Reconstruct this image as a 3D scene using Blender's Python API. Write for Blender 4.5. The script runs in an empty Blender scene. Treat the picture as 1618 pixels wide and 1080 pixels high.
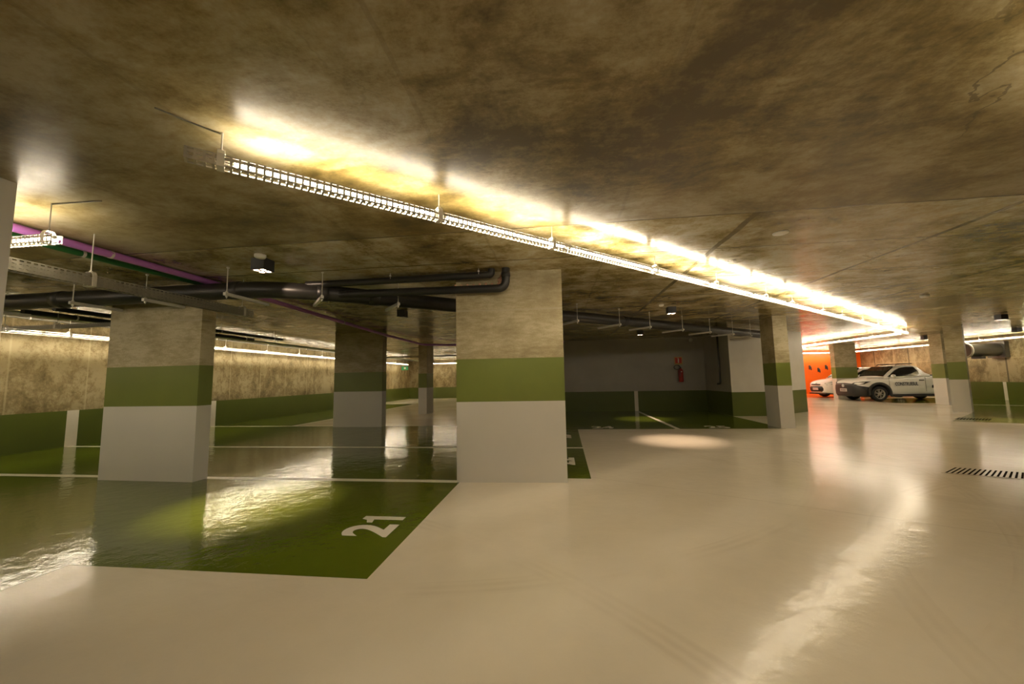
import bpy, bmesh, math, random
from mathutils import Vector, Matrix
random.seed(7)
C = bpy.context.scene.collection
sc = bpy.context.scene
R = math.radians
CE = 2.606            # ceiling height
EYE = 1.247

# ------------------------------------------------------------------ camera
cam = bpy.data.cameras.new('camera')
cam.sensor_fit = 'HORIZONTAL'; cam.sensor_width = 36.0
cam.lens = 601.26 / 1618.0 * 36.0
cam.clip_start = 0.05; cam.clip_end = 200
co = bpy.data.objects.new('camera', cam); C.objects.link(co)
_y, _p, _r = R(6.984), R(5.492), R(-1.066)
fw = Vector((-math.sin(_y) * math.cos(_p), math.cos(_y) * math.cos(_p), math.sin(_p)))
rt0 = Vector((math.cos(_y), math.sin(_y), 0)); up0 = rt0.cross(fw)
rt = math.cos(_r) * rt0 + math.sin(_r) * up0
up = -math.sin(_r) * rt0 + math.cos(_r) * up0
m = Matrix((rt, up, -fw)).transposed().to_4x4(); m.translation = (0, 0, EYE)
co.matrix_world = m
sc.camera = co

# ------------------------------------------------------------------ world and exposure
w = bpy.data.worlds.new('world'); sc.world = w; w.use_nodes = True
w.node_tree.nodes['Background'].inputs[0].default_value = (1.0, 0.85, 0.65, 1)
w.node_tree.nodes['Background'].inputs[1].default_value = 0.0
sc.view_settings.view_transform = 'Standard'; sc.view_settings.look = 'None'
sc.view_settings.exposure = 0.22; sc.view_settings.gamma = 1.0
sc.view_settings.use_curve_mapping = False
sc.cycles.use_denoising = True
sc.cycles.max_bounces = 10; sc.cycles.diffuse_bounces = 6; sc.cycles.glossy_bounces = 4
sc.cycles.sample_clamp_indirect = 8.0
sc.cycles.caustics_reflective = True

TUBE_COLOR = (1.0, 0.86, 0.645)
TUBE_POWER = 105.0
SPOT_POWER = 290.0

# ------------------------------------------------------------------ node helpers
class NT:
    def __init__(s, name):
        s.m = bpy.data.materials.new(name); s.m.use_nodes = True
        s.t = s.m.node_tree; s.n = s.t.nodes; s.l = s.t.links
        s.b = s.n['Principled BSDF']; s._pos = None
    def pos(s):
        if s._pos is None:
            g = s.n.new('ShaderNodeNewGeometry'); s._pos = g.outputs['Position']
        return s._pos
    def link(s, a, b): s.l.new(a, b)
    def val(s, sock, v):
        if isinstance(v, bpy.types.NodeSocket): s.l.new(v, sock)
        else: sock.default_value = v
    def math(s, op, a, b=0.0, c=0.0, clamp=False):
        n = s.n.new('ShaderNodeMath'); n.operation = op; n.use_clamp = clamp
        s.val(n.inputs[0], a); s.val(n.inputs[1], b)
        if len(n.inputs) > 2: s.val(n.inputs[2], c)
        return n.outputs[0]
    def xyz(s):
        n = s.n.new('ShaderNodeSeparateXYZ'); s.link(s.pos(), n.inputs[0]); return n.outputs
    def noise(s, scale, detail=4, rough=0.6, stretch=(1, 1, 1), off=(0, 0, 0), dist=0.0):
        mp = s.n.new('ShaderNodeMapping'); s.link(s.pos(), mp.inputs[0])
        mp.inputs['Scale'].default_value = stretch; mp.inputs['Location'].default_value = off
        n = s.n.new('ShaderNodeTexNoise'); s.link(mp.outputs[0], n.inputs['Vector'])
        n.inputs['Scale'].default_value = scale; n.inputs['Detail'].default_value = detail
        n.inputs['Roughness'].default_value = rough; n.inputs['Distortion'].default_value = dist
        return n.outputs[0]
    def ramp(s, f, stops):
        n = s.n.new('ShaderNodeValToRGB'); s.link(f, n.inputs[0])
        e = n.color_ramp.elements
        while len(e) < len(stops): e.new(0.5)
        for i, (p, c) in enumerate(stops):
            e[i].position = p; e[i].color = c if len(c) == 4 else (*c, 1)
        return n.outputs[0]
    def mix(s, f, a, b, mode='MIX'):
        n = s.n.new('ShaderNodeMix'); n.data_type = 'RGBA'; n.blend_type = mode
        s.val(n.inputs[0], f)
        for k, v in ((6, a), (7, b)):
            s.val(n.inputs[k], v if isinstance(v, bpy.types.NodeSocket) else ((*v, 1) if len(v) == 3 else v))
        return n.outputs[2]
    def bump(s, h, strength=0.2, dist=0.01):
        n = s.n.new('ShaderNodeBump'); s.link(h, n.inputs['Height'])
        n.inputs['Strength'].default_value = strength; n.inputs['Distance'].default_value = dist
        s.link(n.outputs[0], s.b.inputs['Normal'])
    def seam(s, coord, off, pitch, half):
        # 1 on a line every `pitch` metres
        a = s.math('SUBTRACT', coord, off); a = s.math('DIVIDE', a, pitch); a = s.math('ADD', a, 0.5)
        a = s.math('FRACT', a); a = s.math('SUBTRACT', a, 0.5); a = s.math('ABSOLUTE', a)
        a = s.math('MULTIPLY', a, pitch)
        return s.math('LESS_THAN', a, half)
    def out(s, col, rough, metal=0.0, spec=None):
        s.val(s.b.inputs['Base Color'], col if isinstance(col, bpy.types.NodeSocket) else (*col, 1))
        s.val(s.b.inputs['Roughness'], rough); s.val(s.b.inputs['Metallic'], metal)
        if spec is not None: s.b.inputs['Specular IOR Level'].default_value = spec
        return s.m

def plain(name, col, rough=0.5, metal=0.0, var=0.12, scale=9.0, spec=None):
    t = NT(name)
    n = t.noise(scale, 3)
    c = t.mix(n, [v * (1 - var) for v in col], [min(1, v * (1 + var)) for v in col])
    return t.out(c, rough, metal, spec)

def emit(name, col, strength):
    t = NT(name)
    t.out((0.8, 0.8, 0.8), 0.4)
    t.b.inputs['Emission Color'].default_value = (*col, 1)
    t.b.inputs['Emission Strength'].default_value = strength
    return t.m

def ceiling_material():
    t = NT('ceiling_concrete'); o = t.xyz()
    a = t.noise(0.55, 5, 0.62, off=(3, 1, 0), dist=0.7)
    b = t.noise(2.0, 8, 0.72, stretch=(1, 1.2, 1), dist=0.35)
    c = t.noise(11.0, 5, 0.72, stretch=(0.5, 1, 1))
    e = t.noise(4.0, 6, 0.75, stretch=(0.35, 1.2, 1), off=(0, 7, 0), dist=0.1)
    f = t.math('MULTIPLY', a, 0.36); f = t.math('MULTIPLY_ADD', b, 0.36, f); f = t.math('MULTIPLY_ADD', c, 0.16, f); f = t.math('MULTIPLY_ADD', e, 0.12, f)
    g = t.noise(34.0, 4, 0.7); f = t.math('MULTIPLY_ADD', t.math('SUBTRACT', g, 0.5), 0.09, f)
    f = t.math('MULTIPLY_ADD', t.math('SUBTRACT', f, 0.5), 3.1, 0.5, clamp=True)
    col = t.ramp(f, [(0.24, (0.12, 0.086, 0.026)), (0.42, (0.285, 0.222, 0.088)), (0.55, (0.44, 0.37, 0.205)), (0.74, (0.60, 0.55, 0.41))])
    vn = t.n.new('ShaderNodeTexVoronoi'); vn.feature = 'DISTANCE_TO_EDGE'; vn.inputs['Scale'].default_value = 0.55
    wp = t.n.new('ShaderNodeVectorMath'); wp.operation = 'ADD'; wn = t.n.new('ShaderNodeTexNoise'); wn.inputs['Scale'].default_value = 2.2; wn.inputs['Detail'].default_value = 5
    t.link(t.pos(), wn.inputs['Vector']); t.link(t.pos(), wp.inputs[0]); t.link(wn.outputs['Color'], wp.inputs[1]); t.link(wp.outputs[0], vn.inputs['Vector'])
    ck = t.math('MULTIPLY', t.math('LESS_THAN', vn.outputs['Distance'], 0.0045), t.math('MULTIPLY_ADD', t.noise(0.7, 2, 0.5, off=(5, 2, 1)), 4.0, -1.9, clamp=True))
    col = t.mix(t.math('MULTIPLY', ck, 0.65), col, (0.07, 0.05, 0.016))
    wob = t.noise(3.0, 3); wob = t.math('MULTIPLY_ADD', wob, 0.05, -0.025)
    xs = t.math('ADD', o[0], wob); ys = t.math('ADD', o[1], wob)
    sx = t.seam(xs, 1.70, 2.1, 0.03); sy = t.seam(ys, 4.25, 1.22, 0.013)
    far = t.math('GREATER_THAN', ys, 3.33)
    edge = t.math('LESS_THAN', t.math('ABSOLUTE', t.math('SUBTRACT', ys, 3.33)), 0.012)
    right = t.math('GREATER_THAN', o[0], 0.9)
    s = t.math('MULTIPLY', t.math('MAXIMUM', t.math('MULTIPLY', sx, right), sy), far)
    s = t.math('MAXIMUM', s, edge)
    s3 = t.math('MULTIPLY', t.seam(xs, 0.55, 1.22, 0.012), t.math('SUBTRACT', 1.0, t.math('MULTIPLY', far, right)))
    s4 = t.math('MULTIPLY', t.seam(ys, 0.9, 2.43, 0.014), t.math('SUBTRACT', 1.0, far))
    s = t.math('MAXIMUM', s, t.math('MULTIPLY', t.math('MAXIMUM', s3, s4), 0.28))
    s = t.math('MULTIPLY', s, t.math('MULTIPLY_ADD', b, 1.3, 0.1), clamp=True)
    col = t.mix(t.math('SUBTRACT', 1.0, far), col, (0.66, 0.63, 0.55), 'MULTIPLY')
    col = t.mix(s, col, (0.10, 0.075, 0.025))
    d = t.math('MULTIPLY_ADD', b, 0.30, 0.20)
    rough = t.math('MULTIPLY_ADD', far, -0.165, d)
    h = t.math('MULTIPLY_ADD', c, 0.3, b)
    t.bump(h, 0.15, 0.012)
    return t.out(col, rough, 0, 0.6)

def pillar_concrete():
    t = NT('pillar_concrete')
    a = t.noise(1.6, 5, 0.6, stretch=(1, 1, 1.6))
    b = t.noise(14, 5, 0.7, stretch=(0.5, 0.5, 2.0))
    c = t.noise(70, 3, 0.6)
    f = t.math('MULTIPLY', a, 0.5); f = t.math('MULTIPLY_ADD', b, 0.35, f); f = t.math('MULTIPLY_ADD', c, 0.15, f)
    f = t.math('MULTIPLY_ADD', t.math('SUBTRACT', f, 0.5), 1.5, 0.5, clamp=True)
    col = t.ramp(f, [(0.30, (0.25, 0.205, 0.105)), (0.5, (0.42, 0.36, 0.215)), (0.62, (0.54, 0.48, 0.32))])
    o = t.xyz(); s = t.seam(t.math('ADD', o[2], t.math('MULTIPLY', a, 0.02)), 2.12, 5.0, 0.012)
    col = t.mix(t.math('MULTIPLY', s, 0.5), col, (0.5, 0.45, 0.32))
    t.bump(f, 0.35, 0.01)
    return t.out(col, 0.55)

def wall_concrete():
    t = NT('wall_concrete'); o = t.xyz()
    a = t.noise(0.9, 5, 0.65, stretch=(1, 1, 0.5), dist=0.5)
    b = t.noise(4.0, 6, 0.72, stretch=(1.1, 1.1, 0.8), dist=0.4)
    c = t.noise(22, 4, 0.7)
    f = t.math('MULTIPLY', a, 0.42); f = t.math('MULTIPLY_ADD', b, 0.38, f); f = t.math('MULTIPLY_ADD', c, 0.2, f)
    f = t.math('MULTIPLY_ADD', t.math('SUBTRACT', f, 0.5), 2.0, 0.5, clamp=True)
    col = t.ramp(f, [(0.30, (0.11, 0.08, 0.03)), (0.47, (0.235, 0.183, 0.085)), (0.6, (0.36, 0.30, 0.17))])
    s = t.seam(o[1], 1.05, 1.22, 0.014)
    h = t.seam(o[2], 1.72, 9.0, 0.014)
    s2 = t.seam(o[1], 22.12, 2.16, 0.03)
    right = t.math('GREATER_THAN', o[0], 10.0)
    col = t.mix(t.math('MULTIPLY', t.math('MAXIMUM', s, t.math('MULTIPLY', h, right)), 0.45), col, (0.5, 0.43, 0.27))
    col = t.mix(t.math('MULTIPLY', t.math('MULTIPLY', s2, right), 0.75), col, (0.05, 0.04, 0.02))
    t.bump(f, 0.4, 0.012)
    return t.out(col, 0.6)

def floor_white():
    t = NT('white_floor_epoxy'); o = t.xyz()
    a = t.noise(0.7, 4, 0.6)
    col = t.ramp(a, [(0.3, (0.74, 0.665, 0.53)), (0.7, (0.82, 0.75, 0.62))])
    # faint tyre scuffs: bands of arcs round a few turning centres
    def arcs(cx, cy, r0, r1, seed):
        dx = t.math('SUBTRACT', o[0], cx); dy = t.math('SUBTRACT', o[1], cy)
        r = t.math('SQRT', t.math('ADD', t.math('MULTIPLY', dx, dx), t.math('MULTIPLY', dy, dy)))
        band = t.math('MULTIPLY', t.math('GREATER_THAN', r, r0), t.math('LESS_THAN', r, r1))
        wv = t.math('SINE', t.math('MULTIPLY', r, 95.0)); wv = t.math('MULTIPLY_ADD', wv, 0.35, 0.6)
        pt = t.noise(0.9, 3, 0.6, off=(seed, seed, 0)); pt = t.math('MULTIPLY_ADD', pt, 3.2, -1.35, clamp=True)
        return t.math('MULTIPLY', t.math('MULTIPLY', band, wv), pt)
    s = arcs(-1.6, 7.4, 5.05, 5.22, 3.1)
    for q in ((-1.6, 7.4, 6.3, 6.48, 5.7), (6.3, 0.6, 3.4, 3.58, 1.3), (6.3, 0.6, 4.7, 4.86, 8.2), (7.6, 9.2, 6.1, 6.3, 2.2), (7.6, 9.2, 4.6, 4.75, 9.1), (-3.6, -1.4, 5.2, 5.4, 4.4)):
        s = t.math('MAXIMUM', s, arcs(*q))
    col = t.mix(t.math('MULTIPLY', s, 0.28), col, (0.42, 0.33, 0.22))
    # saw-cut joint in the slab
    j = t.math('ABSOLUTE', t.math('MULTIPLY_ADD', o[0], 0.52, t.math('ADD', o[1], -5.18)))
    j = t.math('LESS_THAN', j, 0.006)
    col = t.mix(t.math('MULTIPLY', j, 0.35), col, (0.4, 0.32, 0.22))
    b = t.math('MULTIPLY', t.noise(2.4, 2, 0.5), 0.6)
    b = t.math('MULTIPLY_ADD', t.noise(8.0, 4, 0.6), 0.42, b)
    t.bump(b, 0.135, 0.045)
    rg = t.math('MULTIPLY_ADD', a, 0.08, 0.118)
    return t.out(col, rg, 0, 0.5)

def floor_green():
    t = NT('green_floor_epoxy')
    a = t.noise(0.9, 4, 0.6)
    col = t.ramp(a, [(0.3, (0.082, 0.116, 0.006)), (0.7, (0.104, 0.138, 0.011))])
    b = t.math('MULTIPLY', t.noise(2.4, 2, 0.5), 0.6)
    b = t.math('MULTIPLY_ADD', t.noise(8.0, 4, 0.6), 0.42, b)
    t.bump(b, 0.17, 0.045)
    return t.out(col, 0.085, 0, 0.5)

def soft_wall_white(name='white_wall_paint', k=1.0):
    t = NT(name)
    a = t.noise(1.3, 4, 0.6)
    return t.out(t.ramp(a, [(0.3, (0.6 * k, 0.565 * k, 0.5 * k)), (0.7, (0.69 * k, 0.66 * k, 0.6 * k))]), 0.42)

M = {}
M['ceil'] = ceiling_material(); M['pc'] = pillar_concrete(); M['wc'] = wall_concrete()
M['floor'] = floor_white(); M['gfloor'] = floor_green(); M['ww'] = soft_wall_white()
M['gw'] = soft_wall_white('darker_alcove_wall', .62)  # wall white scaled darker for the two alcove faces
M['pw'] = plain('white_pillar_paint', (0.68, 0.655, 0.61), 0.35, var=0.04, scale=2)
M['pg'] = plain('green_pillar_paint', (0.17, 0.205, 0.042), 0.38, var=0.10, scale=3)
M['wg'] = plain('green_wall_paint', (0.088, 0.115, 0.02), 0.34, var=0.08, scale=2)
M['line'] = plain('white_line_paint', (0.78, 0.73, 0.63), 0.25, var=0.04, scale=6)
M['orange'] = plain('orange_paint', (0.86, 0.17, 0.012), 0.3, var=0.05, scale=1.5)
M['steel'] = plain('galvanised_steel', (0.46, 0.43, 0.36), 0.45, 0.3, var=0.2, scale=30)
M['dsteel'] = plain('dull_steel', (0.20, 0.185, 0.14), 0.5, 0.3, var=0.25, scale=30)
M['rod'] = plain('zinc_rod', (0.62, 0.6, 0.55), 0.4, 0.2, var=0.1, scale=40)
M['pipe'] = plain('black_pipe_plastic', (0.022, 0.021, 0.02), 0.38, var=0.15, scale=6)
M['purple'] = plain('purple_pipe', (0.46, 0.17, 0.56), 0.35, var=0.06, scale=4)
M['greenpipe'] = plain('green_pipe', (0.018, 0.12, 0.03), 0.38, var=0.06, scale=4)
M['palepipe'] = plain('pale_green_conduit', (0.5, 0.56, 0.42), 0.4, var=0.06, scale=4)
M['blk'] = plain('black_housing', (0.03, 0.03, 0.031), 0.45, var=0.1)
M['wplastic'] = plain('white_plastic', (0.78, 0.76, 0.7), 0.35, var=0.03)
M['tube'] = emit('lit_tube', TUBE_COLOR, TUBE_POWER)
M['tube_wall'] = emit('wall_lit_tube', TUBE_COLOR, TUBE_POWER * 1.5)
M['tube_bright'] = emit('bright_lit_tube', TUBE_COLOR, TUBE_POWER * 1.75)
M['led'] = emit('lit_lens', (1.0, 0.72, 0.5), 5.0)
M['lens'] = plain('dark_lens', (0.05, 0.05, 0.05), 0.15)
M['red'] = plain('red_enamel', (0.42, 0.018, 0.012), 0.3, var=0.08)
M['redsign'] = plain('red_sign_print', (0.55, 0.035, 0.015), 0.45, var=0.04)
M['yellow'] = plain('yellow_sign_print', (0.62, 0.42, 0.12), 0.5, var=0.05)
M['rubber'] = plain('tyre_rubber', (0.018, 0.018, 0.018), 0.7, var=0.2, scale=20)
M['car'] = plain('white_car_paint', (0.86, 0.84, 0.80), 0.22, var=0.02, scale=3)
M['clad'] = plain('black_cladding', (0.02, 0.02, 0.021), 0.5, var=0.12)
M['glass'] = plain('dark_car_glass', (0.012, 0.012, 0.013), 0.06, var=0.1)
M['alloy'] = plain('alloy_wheel', (0.55, 0.53, 0.5), 0.3, 0.7, var=0.1)
M['chrome'] = plain('chrome', (0.82, 0.81, 0.79), 0.2, 0.2, var=0.03)
M['lamp'] = plain('headlamp_lens', (0.82, 0.8, 0.76), 0.1, 0.0, var=0.2, scale=14)
M['plate'] = plain('licence_plate', (0.52, 0.51, 0.5), 0.4, var=0.06)
M['plateink'] = plain('licence_plate_ink', (0.12, 0.12, 0.13), 0.5)
M['ink'] = plain('navy_lettering', (0.03, 0.035, 0.06), 0.4)
M['duct'] = plain('grey_duct', (0.11, 0.105, 0.09), 0.35, 0.5, var=0.15)
M['dark'] = plain('drain_shadow', (0.012, 0.009, 0.006), 1.0, var=0.2, spec=0.0)
M['foam'] = plain('pink_sealant', (0.6, 0.33, 0.22), 0.8, var=0.35, scale=30)
M['exit'] = plain('green_sign_plastic', (0.03, 0.35, 0.14), 0.4, var=0.05)
for k in ('tube', 'tube_bright', 'tube_wall', 'led'):
    M[k].cycles.emission_sampling = 'FRONT'

# ------------------------------------------------------------------ mesh helpers
class MB:
    def __init__(s): s.v = []; s.f = []; s.mi = []; s.mat = 0; s.sm = []; s.smooth = False
    def add(s, vs, fs):
        k = len(s.v); s.v += [tuple(v) for v in vs]
        for f in fs:
            s.f.append([i + k for i in f]); s.mi.append(s.mat); s.sm.append(s.smooth)
    def quad(s, a, b, c, d): s.add([a, b, c, d], [(0, 1, 2, 3)])
    def box(s, x0, x1, y0, y1, z0, z1):
        s.prism([(x0, y0), (x1, y0), (x1, y1), (x0, y1)], z0, z1)
    def prism(s, poly, z0, z1, caps=True):
        n = len(poly)
        vs = [(x, y, z0) for x, y in poly] + [(x, y, z1) for x, y in poly]
        fs = [(i, (i + 1) % n, n + (i + 1) % n, n + i) for i in range(n)]
        if caps: fs += [tuple(range(n - 1, -1, -1)), tuple(range(n, 2 * n))]
        s.add(vs, fs)
    def obox(s, c, u, hu, v, hv, wv, hw):
        c, u, v, wv = Vector(c), Vector(u).normalized(), Vector(v).normalized(), Vector(wv).normalized()
        P = [c + u * a * hu + v * b * hv + wv * d * hw for d in (-1, 1) for a, b in ((-1, -1), (1, -1), (1, 1), (-1, 1))]
        s.add(P, [(3, 2, 1, 0), (4, 5, 6, 7), (0, 1, 5, 4), (1, 2, 6, 5), (2, 3, 7, 6), (3, 0, 4, 7)])
    def bar(s, p, q, wd, ht):
        p, q = Vector(p), Vector(q); d = (q - p); L = d.length; d.normalize()
        up_ = Vector((0, 0, 1)) if abs(d.z) < 0.9 else Vector((1, 0, 0))
        v = d.cross(up_).normalized(); w_ = v.cross(d)
        s.obox((p + q) / 2, d, L / 2, v, wd / 2, w_, ht / 2)
    def tube(s, pts, r, seg=12, caps=True):
        pts = [Vector(p) for p in pts]; n = len(pts); rings = []
        sm = s.smooth; s.smooth = True
        prev = None
        for i, p in enumerate(pts):
            d = (pts[min(i + 1, n - 1)] - pts[max(i - 1, 0)]).normalized()
            if prev is None:
                a = Vector((0, 0, 1)) if abs(d.z) < 0.9 else Vector((1, 0, 0))
                u = d.cross(a).normalized()
            else:
                u = (prev - d * prev.dot(d)).normalized()
            prev = u; v = d.cross(u)
            rr = r[i] if isinstance(r, (list, tuple)) else r
            rings.append([p + (u * math.cos(2 * math.pi * k / seg) + v * math.sin(2 * math.pi * k / seg)) * rr for k in range(seg)])
        vs = [q for g in rings for q in g]
        fs = [(i * seg + k, i * seg + (k + 1) % seg, (i + 1) * seg + (k + 1) % seg, (i + 1) * seg + k) for i in range(n - 1) for k in range(seg)]
        s.add(vs, fs)
        s.smooth = False
        if caps:
            s.add(rings[0], [tuple(range(seg - 1, -1, -1))]); s.add(rings[-1], [tuple(range(seg))])
        s.smooth = sm
    def lathe(s, c, axis, prof, seg=24):
        # prof: list of (radius, offset along axis)
        c, ax = Vector(c), Vector(axis).normalized()
        a = Vector((0, 0, 1)) if abs(ax.z) < 0.9 else Vector((1, 0, 0))
        u = ax.cross(a).normalized(); v = ax.cross(u); vs = []; fs = []
        for r, o in prof:
            vs += [c + ax * o + (u * math.cos(2 * math.pi * k / seg) + v * math.sin(2 * math.pi * k / seg)) * max(r, 1e-4) for k in range(seg)]
        for i in range(len(prof) - 1):
            fs += [(i * seg + k, i * seg + (k + 1) % seg, (i + 1) * seg + (k + 1) % seg, (i + 1) * seg + k) for k in range(seg)]
        s.add(vs, fs)
    def build(s, name, mats, parent=None, smooth=None, bevel=0.0, solid=0.0):
        me = bpy.data.meshes.new(name); me.from_pydata(s.v, [], s.f); me.update()
        if not isinstance(mats, (list, tuple)): mats = [mats]
        for q in mats: me.materials.append(q)
        for p, i, sm in zip(me.polygons, s.mi, s.sm):
            p.material_index = i; p.use_smooth = sm if smooth is None else smooth
        bm = bmesh.new(); bm.from_mesh(me); bmesh.ops.recalc_face_normals(bm, faces=bm.faces); bm.to_mesh(me); bm.free()
        o = bpy.data.objects.new(name, me); C.objects.link(o)
        if parent: o.parent = parent
        if bevel:
            b = o.modifiers.new('bevel', 'BEVEL'); b.width = bevel; b.segments = 2; b.limit_method = 'ANGLE'; b.angle_limit = R(40)
        if solid:
            b = o.modifiers.new('solid', 'SOLIDIFY'); b.thickness = solid; b.offset = 0
        return o

def tag(o, label, cat, group=None, kind=None):
    o['label'] = label; o['category'] = cat
    if group: o['group'] = group
    if kind: o['kind'] = kind
    return o
def thing(name, label, cat, loc=(0, 0, 0), rz=0.0, group=None):
    o = bpy.data.objects.new(name, None); C.objects.link(o)
    o.location = loc; o.rotation_euler = (0, 0, rz); o.empty_display_size = 0.2
    return tag(o, label, cat, group)
def struct(o): o['kind'] = 'structure'; return o

def text_mesh(name, body, mat, size, loc, xdir, ydir, parent, bold=0.0, align='CENTER', sx=1.0, th=0.0):
    cu = bpy.data.curves.new(name, 'FONT'); cu.body = body; cu.size = size
    cu.align_x = align; cu.offset = bold; cu.extrude = th; cu.resolution_u = 6
    o = bpy.data.objects.new(name, cu); C.objects.link(o)
    dg = bpy.context.evaluated_depsgraph_get()
    me = bpy.data.meshes.new_from_object(o.evaluated_get(dg))
    bpy.data.objects.remove(o); bpy.data.curves.remove(cu)
    x = Vector(xdir).normalized(); y = Vector(ydir).normalized(); z = x.cross(y)
    mm = Matrix((x * sx, y, z)).transposed().to_4x4(); mm.translation = loc
    me.transform(mm); me.materials.clear(); me.materials.append(mat)
    q = bpy.data.objects.new(name, me); C.objects.link(q)
    if parent: q.parent = parent
    return q

# ------------------------------------------------------------------ room shell
XL, XR, YF, YB = -10.25, 18.0, -6.5, 25.3
D42 = (math.cos(R(42.4)), math.sin(R(42.4)))
b = MB(); b.prism([(XL, YF), (XR, YF), (XR, YB), (XL, YB)], -0.2, 0.0)
floor = struct(b.build('floor', M['floor']))

def paint(name, poly, mat, z):
    b = MB(); b.prism(poly, z - 0.0014, z); return b.build(name, mat, floor)
def rect(x0, x1, y0, y1): return [(x0, y0), (x1, y0), (x1, y1), (x0, y1)]
G1 = 0.0015
paint('green_bay_paint', [(XL, YF), (-3.47, YF), (-3.47, 2.41), (-1.25, 2.41), (-1.25, 4.82), (-0.2, 4.82), (-0.2, 4.92), (0.35, 4.92), (0.40, 9.47), (5.09, 9.52),
       (5.12, 12.3), (5.15, 14.3), (-2.0, 14.3), (-2.0, 10.27), (XL, 10.27)], M['gfloor'], G1)
paint('green_bay_paint', rect(XL, -7.7, 10.27, 19.6), M['gfloor'], G1)
paint('green_bay_paint', [(9.6, 10.81), (10.55, 10.26), (14.0, 8.26), (XR, 5.94), (XR, 16.2), (15.0, 16.7), (12.3, 13.25), (12.08, 12.98)], M['gfloor'], G1)
paint('green_bay_paint', [(13.2, 17.0), (15.0, 16.7), (XR, 16.2), (XR, 20.0), (13.2, 20.0)], M['gfloor'], G1)
paint('orange_bay_paint', [(8.0, 21.3), (XR, 21.3), (XR, YB), (8.0, YB)], M['orange'], G1)
def stripe(p, q, wd):
    p, q = Vector((*p, 0)), Vector((*q, 0)); n = (q - p).normalized().cross(Vector((0, 0, 1))) * wd / 2
    paint('bay_line', [(p - n)[:2], (q - n)[:2], (q + n)[:2], (p + n)[:2]], M['line'], 0.003)
stripe((XL, 4.70), (-1.28, 4.70), 0.11)
stripe((XL, 6.96), (0.38, 7.0), 0.10)
stripe((XL, 10.27), (-2.0, 10.27), 0.09)
stripe((-7.7, 10.27), (-7.6, 19.6), 0.09)
stripe((2.72, 9.5), (2.74, 14.3), 0.10)
stripe((12.9, 17.05), (XR, 13.95), 0.09)
# stencilled bay numbers
def number(txt, size, loc, xd, yd, sx=1.0):
    o = text_mesh('bay_number', txt, M['line'], size, loc, xd, yd, floor, bold=0.018, sx=sx); o['label'] = 'white painted bay number ' + txt; return o
number('2', 0.56, (-1.435, 3.16, 0.0035), (0, 1, 0), (-1, 0, 0), 0.95)
bn = paint('bay_number', [(-1.435 - v, 3.40 + u) for u, v in ((0, 0), (.075, 0), (.075, .385), (.01, .385), (-.015, .33), (-.075, .30), (-.075, .25), (0, .268))], M['line'], 0.0035); bn['label'] = 'white painted numeral one of bay number 21'
number('22', 0.56, (0.17, 5.9, 0.0035), (0, 1, 0), (-1, 0, 0), 0.9)
number('23', 0.56, (0.19, 8.35, 0.0035), (0, 1, 0), (-1, 0, 0), 0.9)
number('24', 0.56, (1.02, 9.62, 0.0035), (1, 0, 0), (0, 1, 0), 0.95)
number('25', 0.56, (3.72, 9.62, 0.0035), (1, 0, 0), (0, 1, 0), 0.95)

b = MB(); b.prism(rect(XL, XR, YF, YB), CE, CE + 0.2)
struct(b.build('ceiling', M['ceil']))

def banded_wall(name, x0, x1, y0, y1, upper, lower, h):
    b = MB(); b.mat = 0; b.box(x0, x1, y0, y1, h, CE); b.mat = 1; b.box(x0, x1, y0, y1, 0, h)
    return struct(b.build(name, [upper, lower]))
wl = banded_wall('wall_left', XL - 0.2, XL, YF - 0.2, YB + 0.2, M['wc'], M['wg'], 0.75)
wr = banded_wall('wall_right', XR, XR + 0.2, YF - 0.2, YB + 0.2, M['wc'], M['wg'], 0.74)
banded_wall('wall_far', XL, -2.0, YB, YB + 0.2, M['wc'], M['wg'], 0.75)
banded_wall('wall_rear', 8.0, XR, YB, YB + 0.2, M['orange'], M['orange'], 0.75)
banded_wall('wall_front', XL, XR, YF - 0.2, YF, M['wc'], M['wg'], 0.75)
core = [(-2.0, 14.3), (5.15, 14.3), (5.15, 12.32), (6.2, 12.32), (8.0, 13.64), (8.0, YB + 0.2), (-2.0, YB + 0.2)]
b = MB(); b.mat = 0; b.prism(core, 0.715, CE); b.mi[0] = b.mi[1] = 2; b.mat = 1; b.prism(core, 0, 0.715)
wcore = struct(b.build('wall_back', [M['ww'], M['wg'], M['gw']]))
def wstripe(parent, x0, x1, y0, y1, h):
    b = MB(); b.box(x0, x1, y0, y1, 0.003, h); b.build('bay_stripe', M['line'], parent)
wstripe(wl, XL, XL + 0.004, 6.86, 7.06, 0.752)
wstripe(wl, XL, XL + 0.004, 10.2, 10.36, 0.752)
wstripe(wr, XR - 0.004, XR, 17.9, 18.02, 0.742)
wstripe(wcore, 2.66, 2.79, 14.296, 14.3, 0.717)

# ------------------------------------------------------------------ pillars
def pillar(label, poly, bands=(0.969, 1.5), top=None):
    b = MB(); n = len(poly)
    zs = [0, bands[0], bands[1], CE]
    for i in range(3):
        b.mat = (2, 1, 0)[i]
        b.prism(poly, zs[i], zs[i + 1], caps=False)
    b.mat = 2; b.add([(x, y, 0) for x, y in poly], [tuple(range(n - 1, -1, -1))])
    b.mat = 0; b.add([(x, y, CE) for x, y in poly], [tuple(range(n))])
    o = b.build('concrete_pillar', [top or M['pc'], M['pg'], M['pw']])
    return tag(o, label, 'pillar', 'banded concrete pillars')
pillar('wide concrete pillar with green and white bands, largest, in the middle under the black pipe elbows', [(-1.28, 4.66), (0.06, 4.72), (0.06, 4.95), (-1.28, 4.92)])
pillar('wide banded pillar left of centre with white base standing on the white bay line', [(-6.17, 4.515), (-4.71, 4.48), (-4.70, 4.68), (-6.17, 4.70)])
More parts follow.
